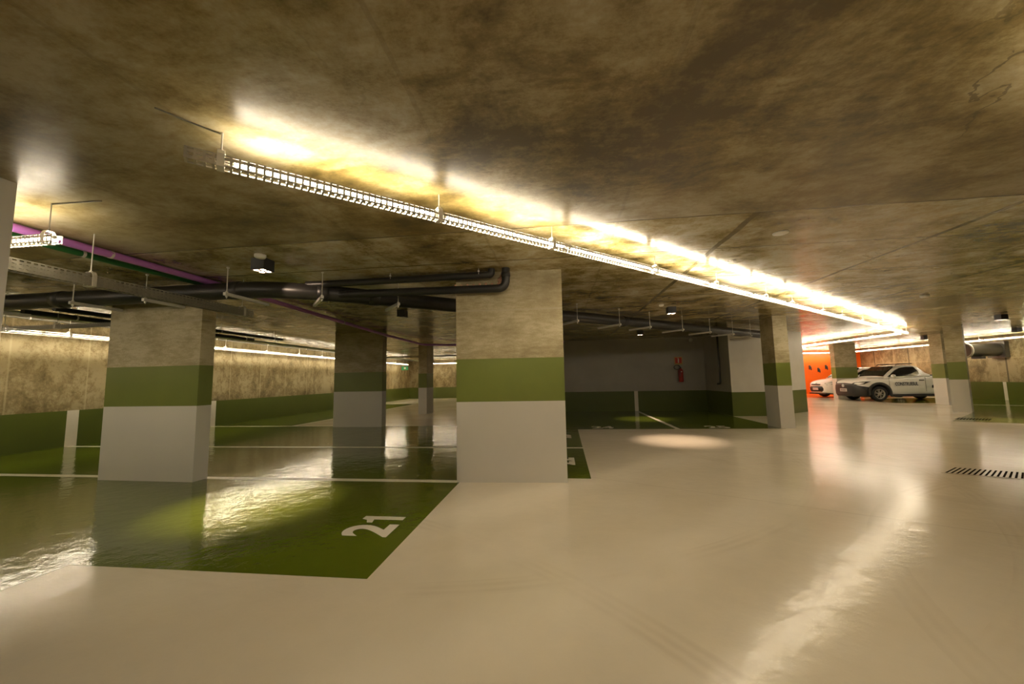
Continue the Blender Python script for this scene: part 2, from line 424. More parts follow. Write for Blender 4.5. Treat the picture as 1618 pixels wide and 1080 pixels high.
pillar('shaded wide banded pillar further back between the left pillar and the middle one', rect(-6.28, -4.86, 10.04, 10.29))
pillar('narrow banded pillar far back under the bend of the purple pipe', [(-5.25, 13.8), (-4.93, 13.8), (-4.93, 14.55), (-5.25, 14.55)])
pillar('narrow banded pillar with dark left side in front of the white core wall', rect(5.0, 5.31, 9.55, 10.12))
E1 = Vector((11.83, 13.27)); eu = Vector((math.cos(R(-47.6)), math.sin(R(-47.6)))); ev = Vector(D42)
pillar('banded pillar beside the right green bay and small floor grate', [tuple(E1), tuple(E1 + eu * .38), tuple(E1 + eu * .38 + ev * .42), tuple(E1 + ev * .42)])
pillar('banded pillar hiding the tail of the white pickup', rect(13.95, 14.5, 15.75, 16.25))
pillar('banded pillar standing between the two white cars', rect(13.17, 14.12, 20.1, 20.4))
pillar('grey pillar cut off by the left edge of the photo', rect(-4.9, -3.56, 1.78, 2.01), top=M['pw'])

# ------------------------------------------------------------------ perforated trays with light tubes
def channel(mb, L, W, H, pitch, slot, fine=1):
    """perforated C channel along +x, open at the top, floor at z=0, centred on y"""
    rows = []
    def strip(a, bq, slotted): rows.append((a, bq, slotted))
    hw = W / 2
    cuts = (.15, .56, .80, .90) if fine == 1 else (.22, .44, .80, .90) if fine == 3 else (.10, .24, .42, .58, .76, .90)
    for s in (-1, 1):
        y = s * hw; z = 0.0
        for k, c in enumerate(cuts + (1.0,)):
            strip((y, z), (y, c * H), k % 2 == 1); z = c * H
        strip((y, H), (y - s * .010, H), False)
        strip((y, 0), (s * hw * .86, 0), False); strip((s * hw * .86, 0), (s * hw * .16, 0), True)
    strip((-hw * .16, 0), (hw * .16, 0), False)
    n = int(L / pitch)
    for (y0, z0), (y1, z1), sl in rows:
        if not sl: mb.quad((0, y0, z0), (L, y0, z0), (L, y1, z1), (0, y1, z1))
        else:
            for i in range(n + 1):
                a = i * pitch; e = min(L, a + pitch - slot)
                mb.quad((a, y0, z0), (e, y0, z0), (e, y1, z1), (a, y1, z1))
def hanger(parent, x, W, H, zc):
    """strap clip round the tray with a threaded rod up to the slab; local coords of the tray"""
    b = MB(); hw = W / 2 + .003
    P = [(-hw, -.003), (-hw, H + .004), (-hw * .62, H + .03), (hw * .62, H + .03), (hw, H + .004), (hw, -.003)]
    for (y0, z0), (y1, z1) in zip(P[:-1], P[1:]):
        b.bar((x, y0, z0), (x, y1, z1), .034, .003) if abs(z1 - z0) < 1e-6 else b.obox((x, (y0 + y1) / 2, (z0 + z1) / 2), (1, 0, 0), .017, (0, y1 - y0, z1 - z0), math.hypot(y1 - y0, z1 - z0) / 2, Vector((1, 0, 0)).cross(Vector((0, y1 - y0, z1 - z0))), .0015)
    b.obox((x, 0, -.003), (1, 0, 0), .017, (0, 1, 0), hw, (0, 0, 1), .0015)
    o = b.build('hanger_clip', M['wplastic'] if W < .07 else M['steel'], parent)
    b = MB(); b.tube([(x, 0, H + .025), (x, 0, zc)], .0045, 6); b.lathe((x, 0, H + .032), (0, 0, 1), [(0, 0), (.011, 0), (.011, .01), (0, .01)], 6)
    b.build('hanger_rod', M['rod'], o)
def tray(label, p, q, z, hangers, lit=True, W=.062, H=.062, pitch=.038, slot=.026, tubes=None, group=None, lead=0.0, trail=0.0, tl=1.22, tp=1.27, tube='tube'):
    p, q = Vector((*p, 0)), Vector((*q, 0)); L = (q - p).length
    t = thing('light_tray' if lit else 'cable_tray', label, 'light' if lit else 'cable tray', (p.x, p.y, z), math.atan2(q.y - p.y, q.x - p.x), group)
    b = MB(); channel(b, L, W, H, pitch, slot, (3 if W > .07 else 1) if lit else 2); b.build('perforated_channel', M['steel'] if lit else M['dsteel'], t, solid=.0012)
    for h in hangers:
        if 0 <= h <= L: hanger(t, h, W, H, CE - z)
    if lit:
        x = lead
        while x < L - trail - .2:
            e = min(L - trail, x + tl)
            b = MB(); b.smooth = True; L2 = e - x
            b.lathe((x, 0, .045), (1, 0, 0), [(0, 0), (.013, 0), (.013, .02), (.0125, .021), (.0125, L2 - .021), (.013, L2 - .02), (.013, L2), (0, L2)], 10)
            for i in range(len(b.f)): b.mi[i] = 0 if i // 10 == 3 else 1
            b.build('light_tube', [M[tube], M['wplastic']], t)
            x += tp
    return t
T1a = Vector((-1.89, 1.645)); T1d = Vector(D42)
h1 = [.15, 1.42, 2.52, 4.07, 5.45, 7.0, 8.06, 9.62, 10.82, 12.38, 13.78, 15.5, 16.45, 17.15]
tl_ = tray('long lit perforated tray crossing the ceiling diagonally to the right', tuple(T1a), tuple(T1a + T1d * 17.25), 2.405, h1, lead=.19)
ta = tray('lit perforated tray ending beside the left edge pillar', (-3.63, 2.28), (-9.2, 2.28), 2.30, [.08, 1.5, 2.9, 4.3], lead=.02)
tray('lit perforated tray running along the left concrete wall', (-9.68, 2.2), (-9.68, 23.6), 2.225, [1.2, 2.7, 4.2, 5.7, 7.8, 9.4, 11.0, 12.4, 13.5, 15, 16.5, 18, 19.5], lead=.05, W=.08, H=.08, tube='tube_wall')
tray('lit perforated tray on the far end wall beyond the narrow pillar', (-9.2, 24.4), (-2.4, 24.4), 2.28, [.8, 2.3, 3.8, 5.3], lead=.02)
tray('lit perforated tray branching back from the end of the long diagonal tray', (10.8, 13.45), (10.8, 23.9), 2.405, [.2, 1.1, 2.7, 4.1, 5.5, 7, 8.5], lead=.05, tube='tube_bright')
tray('lit perforated tray along the right concrete wall above the pickup', (16.9, 11.0), (16.9, 24.4), 2.385, [1.5, 3.2, 4.9, 6.55, 8.3, 9.5, 11.0, 12.1], lead=.05, tube='tube_bright')
tray('lit perforated tray along the orange wall', (8.5, 24.75), (16.6, 24.75), 2.385, [.8, 2.3, 3.8, 5.3, 6.8], lead=.05, tube='tube_bright')
tray('lit perforated tray outside the right edge of the photo', (-1.0, -1.455), (-1.0 + D42[0] * 5, -1.455 + D42[1] * 5), 2.405, [.4, 1.8, 3.2, 4.6], lead=.1)
tray('unlit grey perforated tray hanging low in front of the left pillar', (-4.1, 2.05), (-4.1, 4.6), 2.13, [.77, 2.40], lit=False, W=.085, H=.095, pitch=.04, slot=.024)
tray('unlit grey perforated tray beyond the left pillar, above the lit wall tray', (-9.5, 5.0), (-5.6, 5.0), 2.16, [.7, 1.7, 3.3], lit=False, W=.07, H=.06, pitch=.04, slot=.026)
tray('dark unlit tray crossing the far left aisle behind the shaded pillar', (-8.3, 17.6), (-2.1, 17.6), 2.36, [.9, 2.6, 4.2, 5.6], lit=False, W=.07, H=.06, pitch=.04, slot=.02)

def feed(t, pts):
    mi = Matrix.Translation(t.location) @ Matrix.Rotation(t.rotation_euler.z, 4, 'Z'); mi.invert()
    b = MB(); b.tube([mi @ Vector((x, y, CE - .006)) for x, y in pts], .004, 6); b.build('feed_cable', M['dsteel'], t)
feed(tl_, [(-1.79, 1.746), (-1.85, 1.66), (-1.93, 1.52)])
feed(ta, [(-3.718, 2.283), (-3.52, 2.288), (-3.3, 2.295)])

# ------------------------------------------------------------------ pipes
def arc_path(pts, rad, n=6):
    P = [Vector(p) for p in pts]; out = [P[0]]
    for i in range(1, len(P) - 1):
        a, c = (P[i - 1] - P[i]), (P[i + 1] - P[i]); r = min(rad, a.length * .49, c.length * .49)
        s, e = P[i] + a.normalized() * r, P[i] + c.normalized() * r
        out += [s * (1 - t) ** 2 + P[i] * 2 * t * (1 - t) + e * t * t for t in [k / n for k in range(n + 1)]]
    return out + [P[-1]]
ZP = 2.412
dp = thing('drain_pipe', 'thickest black pipe, slung under the ceiling on steel brackets, passing behind the middle pillar', 'pipe', (-3.2, 4.45, ZP))
def sub(mb, name, mat, parent, **k):
    mb.v = [(x - parent.location.x, y - parent.location.y, z - parent.location.z) for x, y, z in mb.v]
    return mb.build(name, mat, parent, **k)
main = arc_path([(XL, 4.25, ZP), (-3.62, 4.25, ZP), (-3.1, 4.52, ZP), (5.95, 12.02, ZP)], .25)
b = MB(); b.tube(main, .105, 24); sub(b, 'pipe_run', M['pipe'], dp)
for c, d in (((-3.05, 4.56, ZP), (.77, .64, 0)), ((-2.55, 4.975, ZP), (.77, .64, 0)), ((-4.0, 4.25, ZP), (1, 0, 0)), ((1.4, 8.25, ZP), (.77, .64, 0)), ((-6.6, 4.25, ZP), (1, 0, 0))):
    b = MB(); b.smooth = True; b.lathe(c, d, [(.105, -.07), (.113, -.068), (.113, .068), (.105, .07)], 24); sub(b, 'pipe_coupling', M['pipe'], dp)
def bracket(rod, arm, z):
    b = MB(); r = Vector((*rod, 0)); a = Vector((*arm, 0)); d = (a - r).normalized()
    b.bar((r - d * .03) + Vector((0, 0, z)), a + Vector((0, 0, z)), .035, .035)
    o = sub(b, 'bracket_arm', M['rod'], dp)
    b = MB(); b.tube([(r.x, r.y, z - .05), (r.x, r.y, CE)], .0055, 6)
    b.lathe((r.x, r.y, z + .02), (0, 0, 1), [(0, 0), (.014, 0), (.014, .012), (0, .012)], 6)
    b.lathe((r.x, r.y, z - .034), (0, 0, 1), [(0, 0), (.014, 0), (.014, .012), (0, .012)], 6)
    b.lathe((r.x, r.y, CE - .012), (0, 0, 1), [(0, 0), (.016, 0), (.016, .012)], 8)
    q = sub(b, 'hanger_rod', M['rod'], dp); q.parent = o
ZB = 2.287
for rod, arm in (((.36, 7.06), (.1, 7.46)), ((1.23, 7.78), (.85, 8.24)), ((1.95, 8.36), (1.6, 8.8)), ((2.83, 9.06), (2.5, 9.52)), ((3.68, 9.75), (3.34, 10.22)),
                 ((4.48, 10.4), (4.12, 10.84)), ((5.2, 11.02), (4.84, 11.46)), ((-3.82, 3.92), (-3.82, 4.56)), ((-2.88, 4.3), (-3.28, 4.74)), ((-2.16, 4.9), (-2.52, 5.3)),
                 ((-5.0, 4.0), (-5.0, 4.56)), ((-6.0, 3.97), (-6.0, 4.56)), ((-7.6, 3.97), (-7.6, 4.56))):
    bracket(rod, arm, ZB)
bp = thing('branch_pipe', 'lower thin black pipe turning up into the ceiling at the middle pillar', 'pipe', (-.62, 4.56, 2.36))
b = MB(); b.tube(arc_path([(-2.98, 4.66, 2.40), (-2.5, 4.6, 2.385), (-.62, 4.555, 2.355), (-.62, 4.555, CE)], .11, 8), .05, 16); sub(b, 'pipe_run', M['pipe'], bp)
b = MB(); b.smooth = True; b.lathe((-.62, 4.555, 2.50), (0, 0, 1), [(.05, -.004), (.056, -.002), (.056, .05), (.05, .052)], 16); sub(b, 'pipe_coupling', M['pipe'], bp)
bp2 = thing('branch_pipe', 'upper thin black pipe turning up close under the ceiling at the middle pillar', 'pipe', (-.8, 4.555, 2.54))
b = MB(); b.tube(arc_path([(-3.2, 4.45, 2.50), (-2.6, 4.54, 2.52), (-.8, 4.555, 2.535), (-.8, 4.555, CE)], .06, 8), .044, 16); sub(b, 'pipe_run', M['pipe'], bp2)
for x in (-2.09, -.95):
    b = MB(); b.tube([(x, 4.50, 2.535), (x, 4.50, CE)], .004, 6); b.lathe((x, 4.50, 2.572), (0, 0, 1), [(0, -.012), (.013, -.008), (.013, .008), (0, .012)], 8); sub(b, 'pipe_clip', M['rod'], bp2)
# sealant between the two elbows
b = MB(); b.smooth = True; rr = random.Random(3)
for i in range(14):
    t_ = i / 13.0; c = (-.67 - .62 * max(0, t_ - .4) / .6 - rr.random() * .03 * (t_ < .4), 4.663, 2.44 + (.11 * rr.random() if t_ < .42 else .012 * rr.random()))
    r_ = .042 if t_ < .42 else .016
    b.lathe((c[0], 4.667, c[2]), (0, -1, 0), [(0, .0), (r_, .002), (r_ * .8, .012), (0, .016)], 9)
tag(b.build('sealant_smear', M['foam']), 'pinkish sealant smear on the middle pillar between the two pipe elbows', 'sealant')

def pipe_thing(name, label, pts, r, mat, rad=.25, seg=14, clips=(), cat='pipe'):
    P = arc_path(pts, rad) if len(pts) > 2 else pts
    t = thing(name, label, cat, pts[0])
    b = MB(); b.tube(P, r, seg); sub(b, 'pipe_run', mat, t)
    for c in clips:
        b = MB(); b.tube([(c[0], c[1], c[2] + r * .9), (c[0], c[1], CE)], .004, 6)
        b.lathe((c[0], c[1], c[2]), c[3], [(r, -.012), (r + .004, -.012), (r + .004, .012), (r, .012)], 14)
        sub(b, 'pipe_clip', M['rod'], t)
    return t
pipe_thing('sprinkler_pipe', 'purple pipe running back under the ceiling, bending right at the narrow far pillar',
           [(-4.42, 2.05, 2.563), (-4.45, 4.2, 2.562), (-4.76, 10.0, 2.515), (-4.76, 12.9, 2.50), (-3.6, 13.45, 2.50), (.2, 13.55, 2.50)], .036, M['purple'],
           clips=[(-4.44, 3.2, 2.562, (0, 1, 0)), (-4.64, 7.7, 2.534, (0, 1, 0))])
pipe_thing('green_pipe', 'dark green pipe running beside and just below the purple pipe', [(-4.60, 2.05, 2.545), (-4.63, 3.6, 2.545), (-4.65, 4.1, 2.567), (-4.74, 5.2, 2.567)], .03, M['greenpipe'],
           clips=[(-4.62, 3.1, 2.545, (0, 1, 0))])
pipe_thing('black_conduit', 'black pipe stub ending in mid air high beside the left wall, nearer the aisle', [(-7.5, 4.75, 2.42), (-7.5, 9.5, 2.42)], .036, M['pipe'],
           clips=[(-7.5, y, 2.42, (0, 1, 0)) for y in (5.6, 7.6, 9.2)])
pipe_thing('black_conduit', 'second black pipe stub high beside the left wall, ending sooner', [(-8.06, 4.75, 2.40), (-8.06, 9.15, 2.40)], .042, M['pipe'],
           clips=[(-8.06, y, 2.40, (0, 1, 0)) for y in (5.4, 7.2, 8.9)])
pipe_thing('pale_conduit', 'pale green conduit running the length of the left wall above the lit tray', [(-8.55, 4.75, 2.44), (-8.55, 24.9, 2.44)], .035, M['palepipe'],
           clips=[(-8.55, y, 2.44, (0, 1, 0)) for y in (6.5, 8.6, 10.6, 12.6, 15, 18, 21)])
pipe_thing('steel_conduit', 'thin grey conduit close to the left wall behind the lit tray', [(-10.0, -2, 2.568), (-10.0, 25.2, 2.568)], .026, M['duct'],
           clips=[(-10.0, y, 2.568, (0, 1, 0)) for y in (4.5, 6, 8, 10, 12, 14, 17, 20)])
pipe_thing('downpipe', 'thin dark downpipe with a kicked foot on the shaded side wall of the alcove', [(5.08, 12.92, CE), (5.08, 12.92, .97), (5.08, 13.12, .955)], .028, M['pipe'], rad=.05)

# ------------------------------------------------------------------ ceiling downlights and detectors
def downlight(label, x, y, lit, rz=0.0, tilt=None, power=1.0):
    t = thing('downlight', label, 'light', (x, y, CE - .13), rz, 'black cube downlights')
    s = .078
    b = MB(); b.prism([(-s, -s), (s, -s), (s, s), (-s, s)], .012, .13); b.build('housing', M['blk'], t, bevel=.002)
    b = MB()
    for k in range(4):
        a, c = ((-s, -s), (s, -s), (s, s), (-s, s))[k], ((-s, -s), (s, -s), (s, s), (-s, s))[(k + 1) % 4]
        b.bar((a[0] * .97, a[1] * .97, .006), (c[0] * .97, c[1] * .97, .006), .008, .014)
    b.bar((0, -s * .95, .006), (0, s * .95, .006), .008, .012); b.bar((-s * .95, 0, .006), (s * .95, 0, .006), .008, .012)
    b.build('bezel', M['blk'], t)
    for ax, ay in ((-1, -1), (1, -1), (1, 1), (-1, 1)):
        b = MB(); b.lathe((ax * s * .5, ay * s * .5, .0), (0, 0, -1), [(0, -.012), (.027, -.012), (.027, .002), (.0, .004)], 16)
        b.build('lens', M['led'] if lit else M['lens'], t)
    if lit:
        li = bpy.data.lights.new('downlight_beam', 'SPOT'); li.energy = SPOT_POWER * power; li.color = (1.0, .72, .5)
        li.spot_size = R(46); li.spot_blend = 1.0; li.shadow_soft_size = .05
        lo = bpy.data.objects.new('downlight_beam', li); C.objects.link(lo); lo.parent = t; lo.location = (0, 0, -.03)
    if tilt:
        l2 = bpy.data.lights.new('tilted_beam', 'SPOT'); l2.energy = 14; l2.color = (1.0, .72, .5); l2.spot_size = R(50); l2.spot_blend = .5; l2.shadow_soft_size = .02
        o2 = bpy.data.objects.new('tilted_beam', l2); C.objects.link(o2); o2.parent = t; o2.location = (0, .06, -.03)
        o2.rotation_euler = Vector(tilt).to_track_quat('-Z', 'Y').to_euler()
    return t
downlight('lit black cube downlight above bay 21 beside a round white detector', -3.21, 3.73, True, tilt=(.02, .36, -.06), power=1.7)
downlight('lit black cube downlight on the ceiling right of the middle pillar', 2.25, 7.83, True)
downlight('unlit black cube downlight left of the middle pillar behind the thick pipe', -2.99, 6.99, False)
downlight('lit black cube downlight inside the shaded alcove', 2.43, 11.7, True)
downlight('lit black cube downlight over the right green bay', 10.97, 10.82, True)
downlight('unlit black cube downlight left of the pillar that hides the pickup tail', 14.26, 16.75, False)
downlight('unlit black cube downlight at the right edge of the photo', 15.15, 14.55, False)

def detector(label, x, y, r, h, name='smoke_detector'):
    b = MB(); b.smooth = True
    b.lathe((x, y, CE), (0, 0, -1), [(0, 0), (r, 0), (r, h * .55), (r * .8, h * .9), (r * .3, h), (0, h)], 24)
    return tag(b.build(name, M['wplastic']), label, 'detector', 'white ceiling detectors')
detector('round white detector touching the downlight above bay 21', -3.12, 3.585, .056, .04)
detector('small white detector beside the downlight right of the middle pillar', 1.98, 7.5, .045, .035)
detector('flat white disc on the ceiling right of the long lit tray', 2.17, 3.87, .068, .014, 'ceiling_disc')
detector('white detector on the ceiling above the parked cars', 6.56, 7.6, .065, .05)
b = MB(); b.smooth = True; b.lathe((4.72, 14.3, 2.5), (0, -1, 0), [(0, 0), (.07, 0), (.07, .03), (.04, .06), (0, .065)], 18)
tag(b.build('wall_detector', M['wplastic']), 'small round white detector high on the alcove wall near its corner', 'detector')

# ------------------------------------------------------------------ wall items
fe = thing('fire_extinguisher', 'red fire extinguisher with black hose loop hung on the alcove wall', 'fire extinguisher', (4.28, 14.19, 1.02))
b = MB(); b.smooth = True; b.lathe((0, 0, 0), (0, 0, 1), [(0, 0), (.07, .0), (.08, .02), (.08, .38), (.06, .44), (.03, .465), (.03, .48), (0, .48)], 20); b.build('cylinder', M['red'], fe)
b = MB(); b.smooth = True; b.lathe((0, 0, .47), (0, 0, 1), [(0, 0), (.022, 0), (.022, .05), (0, .05)], 12); b.build('valve', M['blk'], fe)
b = MB(); b.bar((0, .0, .53), (-.09, -.05, .56), .02, .012); b.bar((0, 0, .505), (-.08, -.05, .50), .02, .01); b.build('handle', M['blk'], fe)
b = MB(); b.tube([(-.02, -.02, .49)] + [(-.13 + .105 * math.cos(a), -.04, .52 + .075 * math.sin(a)) for a in [R(330 - k * 26) for k in range(13)]] + [(-.06, -.09, .40), (-.055, -.1, .2)], .012, 8); b.build('hose', M['blk'], fe)
b = MB(); b.bar((-.05, .092, .3), (.05, .092, .3), .024, .06); b.build('wall_bracket', M['steel'], fe)
b = MB(); b.smooth = True; b.lathe((.0, -.075, .36), (0, -1, 0), [(0, 0), (.02, 0), (.02, .01), (0, .012)], 12); b.build('gauge', M['wplastic'], fe)
sg = thing('extinguisher_sign', 'square red and yellow sign on the alcove wall above the fire extinguisher', 'sign', (4.25, 14.295, 1.64))
b = MB(); b.box(-.135, .135, -.003, .005, 0, .27); b.build('plate', M['yellow'], sg)
b = MB(); b.box(-.11, .11, -.005, -.0031, .045, .25); b.build('red_panel', M['redsign'], sg)
b = MB(); b.box(-.02, .02, -.0065, -.0051, .06, .2); b.box(-.012, .012, -.0065, -.0051, .2, .225); b.box(-.04, .012, -.0065, -.0051, .222, .236); b.build('pictogram', M['line'], sg)
for i, (x, z, lab) in enumerate(((15.15, 1.6, 'leftmost'), (15.62, 1.44, 'middle'), (16.05, 1.6, 'rightmost'))):
    t = thing('wall_hook', lab + ' of three small black hooks on the orange wall', 'hook', (x, YB, z), 0, 'black hooks on the orange wall')
    b = MB(); b.box(-.05, .05, -.02, 0, -.13, .12); b.build('back_plate', M['blk'], t, bevel=.004)
    b = MB(); b.tube(arc_path([(0, -.02, .06), (0, -.12, .04), (0, -.14, -.12), (.02, -.1, -.16)], .05), .028, 8); b.build('hook_arm', M['blk'], t)
ed = thing('exhaust_duct', 'round grey exhaust duct with a flange sticking out of the right concrete wall', 'duct', (XR, 17.95, 2.06))
b = MB(); b.smooth = True; b.lathe((0, 0, 0), (-1, 0, 0), [(.265, 0), (.265, 1.25)], 32); b.build('duct_body', M['duct'], ed)
b = MB(); b.smooth = True; b.lathe((-1.25, 0, 0), (-1, 0, 0), [(.265, -.03), (.305, -.03), (.305, .03), (.26, .03)], 32); b.build('flange', M['steel'], ed)
b = MB(); b.lathe((-1.25, 0, 0), (-1, 0, 0), [(0, .015), (.262, .0)], 32); b.build('grille', M['duct'], ed)
b = MB(); b.box(-.16, -.003, -.33, .33, -.33, .33); b.build('wall_collar', M['duct'], ed)
b = MB(); b.box(-.9, -.75, -.2, .2, -.36, -.26); b.build('motor_box', M['blk'], ed)
xs = thing('exit_sign', 'small green sign hanging at the far end of the left wall', 'sign', (-9.3, 22.2, 2.0))
b = MB(); b.box(-.2, .2, -.015, .015, -.12, .1); b.build('sign_panel', M['exit'], xs)
b = MB(); b.tube([(-.12, 0, .1), (-.12, 0, CE - 2.0)], .006, 6); b.tube([(.12, 0, .1), (.12, 0, CE - 2.0)], .006, 6); b.build('hanger_rod', M['rod'], xs)
b = MB(); b.box(-.06, .06, -.018, -.0155, -.06, .05); b.build('sign_symbol', M['line'], xs)

# ------------------------------------------------------------------ floor grates
def grate(label, near0, near1, far0, far1, n, ratio, mat):
    """slotted drain cover between two edges lying in the floor"""
    a, b_, c, d = [Vector((*v, 0)) for v in (near0, near1, far0, far1)]
    t = thing('drain_grate', label, 'drain grate', tuple(a))
    o = a
    q = MB(); q.prism([tuple((v - o)[:2]) for v in (a, b_, d, c)], .0032, .0042); q.build('drain_shade_sheet', M['dark'], t)  # flat dark sheet on the floor, coloured as the shade inside the slots
    q = MB(); z0, z1 = .0044, .0050
    def strip(u0, u1, v0, v1):
        P = lambda u, v: tuple(((a + (b_ - a) * u) * (1 - v) + (c + (d - c) * u) * v - o)[:2])
        q.prism([P(u0, v0), P(u1, v0), P(u1, v1), P(u0, v1)], z0, z1)
    strip(0, 1, 0, .05); strip(0, 1, .95, 1)
    for i in range(n):
        u = i / n; strip(u, u + ratio / n, .05, .95)
    strip(1 - ratio / n * .5, 1, .05, .95)
    q.build('grate_bars', mat, t)
    return t
def ext(p, q, k): return (p[0] + (q[0] - p[0]) * k, p[1] + (q[1] - p[1]) * k)
n0, n1, f0, f1 = (4.60, 5.40), (5.20, 5.125), (5.02, 5.72), (5.56, 5.465)
grate('long slotted floor grate on the white floor at the right edge of the photo', n0, ext(n0, n1, 2.4), f0, ext(f0, f1, 2.4), 34, .55, M['floor'])
grate('short slotted floor grate at the tip of the right green bay', (10.03, 11.23), (10.5, 10.91), (10.44, 11.59), (10.9, 11.26), 11, .38, M['gfloor'])

# ------------------------------------------------------------------ cars
def loft(stations, mirror=True):
    """stations: (x, [(y,z)...]) half rings from bottom centre to top centre"""
    b = MB(); n = len(stations[0][1]); full = []
    for x, ring in stations:
        r = [(x + (q[2] if len(q) > 2 else 0), q[0], q[1]) for q in ring]
        r += [(p[0], -p[1], p[2]) for p in reversed(r[1:-1])]
        full.append(r)
    k = len(full[0]); vs = [p for r in full for p in r]
    fs = [(i * k + j, i * k + (j + 1) % k, (i + 1) * k + (j + 1) % k, (i + 1) * k + j) for i in range(len(full) - 1) for j in range(k)]
    h = k // 2
    for base in (0, (len(full) - 1) * k):
        for j in range(h):
            a, bb, c, d = base + j, base + j + 1, base + (k - j - 1) % k, base + (k - j) % k
            fs.append((a, bb, c) if j == 0 else ((a, bb, d) if bb == c else (a, bb, c, d)))
    b.add(vs, fs); b.sm = [True] * len(b.f); return b
def bake(o, cutters=()):
    for c in cutters:
        md = o.modifiers.new('cut', 'BOOLEAN'); md.object = c; md.operation = 'DIFFERENCE'; md.solver = 'EXACT'
    dg = bpy.context.evaluated_depsgraph_get(); dg.update()
    me = bpy.data.meshes.new_from_object(o.evaluated_get(dg)); o.modifiers.clear(); o.data = me
    for c in cutters: bpy.data.objects.remove(c)
def wheel(car, x, y, r, sgn):
    t = bpy.data.objects.new('wheel', None); C.objects.link(t); t.parent = car; t.location = (x, y, r)
    b = MB(); b.smooth = True
    b.lathe((0, 0, 0), (0, sgn, 0), [(r * .64, -.1), (r * .8, -.105), (r * .95, -.09), (r, -.06), (r, .06), (r * .95, .085), (r * .8, .095), (r * .66, .085), (r * .64, .06), (r * .64, -.1)], 36)
    b.build('tyre', M['rubber'], t)
    b = MB(); b.smooth = True
    b.lathe((0, 0, 0), (0, sgn, 0), [(r * .64, -.08), (r * .64, .06), (r * .665, .082), (r * .62, .088), (r * .57, .05), (r * .57, -.08)], 36)
    b.smooth = False
    for k in range(12):
        a = 2 * math.pi * k / 12 + (.09 if k % 2 else -.09)
        u = Vector((math.cos(a), 0, math.sin(a)))
        b.bar(u * r * .13 + Vector((0, sgn * .078, 0)), u * r * .6 + Vector((0, sgn * .07, 0)), .028, .016)
    b.lathe((0, 0, 0), (0, sgn, 0), [(0, .095), (r * .1, .093), (r * .2, .08), (r * .2, .04), (0, .04)], 20)
    b.build('rim', M['alloy'], t)
    b = MB(); b.lathe((0, 0, 0), (0, sgn, 0), [(0, .03), (r * .57, .03), (r * .57, .02), (0, .02)], 24); b.build('brake_disc', M['clad'], t)
def side_poly(mb, pts, yf, th=.03):
    """polygon given in (x,z), laid on both flanks at half-width yf(x,z)"""
    for s in (-1, 1):
        n = len(pts); vs = [(x, s * (yf(x, z) + th), z) for x, z in pts] + [(x, s * (yf(x, z) - .03), z) for x, z in pts]
        mb.add(vs, [tuple(range(n))] + [tuple(range(2 * n - 1, n - 1, -1))] + [(i, (i + 1) % n, n + (i + 1) % n, n + i) for i in range(n)])
def arch(mb, cx, cz, r0, r1, y0, y1, z0, n=18):
    a0, a1 = R(-12), R(192)
    for s in (-1, 1):
        P = []
        for i in range(n + 1):
            a = a0 + (a1 - a0) * i / n
            P.append([(cx + r * math.cos(a), s * y, max(z0, cz + r * math.sin(a))) for r, y in ((r0, y0), (r0, y1), (r1, y1 - .006), (r1, y0))])
        vs = [p for q in P for p in q]
        mb.add(vs, [(i * 4 + j, i * 4 + (j + 1) % 4, i * 4 + 4 + (j + 1) % 4, i * 4 + 4 + j) for i in range(n) for j in range(4)])
def make_car(label, cat, name, loc, rz, prof, green, wx, wr_, hw, pickup):
    """local frame: x from nose to tail, y across, z up; origin on the ground under the nose"""
    car = thing(name, label, cat, loc, rz, None)
    st = []
    for x, zb, zt, wf, top in prof:
        y = hw * wf; zm = zb + (zt - zb) * .55
        st.append((x, [(0, zb), (y * .86, zb), (y * .97, zb + .08), (y, zm), (y * .985, zt - .07), (y * .93, zt - .012), (y * .80, zt + top * .35), (y * .42, zt + top * .85), (0, zt + top)]))
    body = loft(st).build('body', [M['car'], M['clad']], car)
    sb = body.modifiers.new('sub', 'SUBSURF'); sb.levels = 2; sb.render_levels = 2
    cut = []
    for x in wx:
        for s in (-1, 1):
            c = MB(); c.lathe((x, s * (hw - .26), wr_ + .03), (0, s, 0), [(0, 0), (wr_ + .07, 0), (wr_ + .07, .5), (0, .5)], 32); c.mi = [1] * len(c.f)
            q = c.build('cutter', [M['car'], M['clad']])
            q.parent = car; cut.append(q)
    bpy.context.view_layer.update()
    bake(body, cut)
    for p in body.data.polygons: p.use_smooth = True
    for x in wx:
        for s in (-1, 1): wheel(car, x, s * (hw - .115), wr_, s)
    # cabin
    b = MB(); rings = []
    for x, zb, zt, yb, yt in green:
        rings.append((x, [(0, zb - .05), (yb, zb - .05), (yb, zb), ((yb + yt) / 2 + .02, (zb + zt) / 2 + .02), (yt + .02, zt - .05), (yt - .03, zt - .006), (yt * .5, zt + .016), (0, zt + .022)]))
    cb = loft(rings); o = cb.build('cabin', M['car'], car)
    return car
def yside(g):
    def f(x, z):
        for (x0, b0, t0, yb0, yt0), (x1, b1, t1, yb1, yt1) in zip(g[:-1], g[1:]):
            if x0 <= x <= x1:
                k = (x - x0) / max(1e-6, x1 - x0); zb, zt, yb, yt = [p + (q - p) * k for p, q in ((b0, b1), (t0, t1), (yb0, yb1), (yt0, yt1))]
                u = max(0, min(1, (z - zb) / max(.05, zt - zb))); return yb + (yt - yb) * u + .02 * math.sin(u * math.pi) * 1.6
        return g[0][3]
    return f
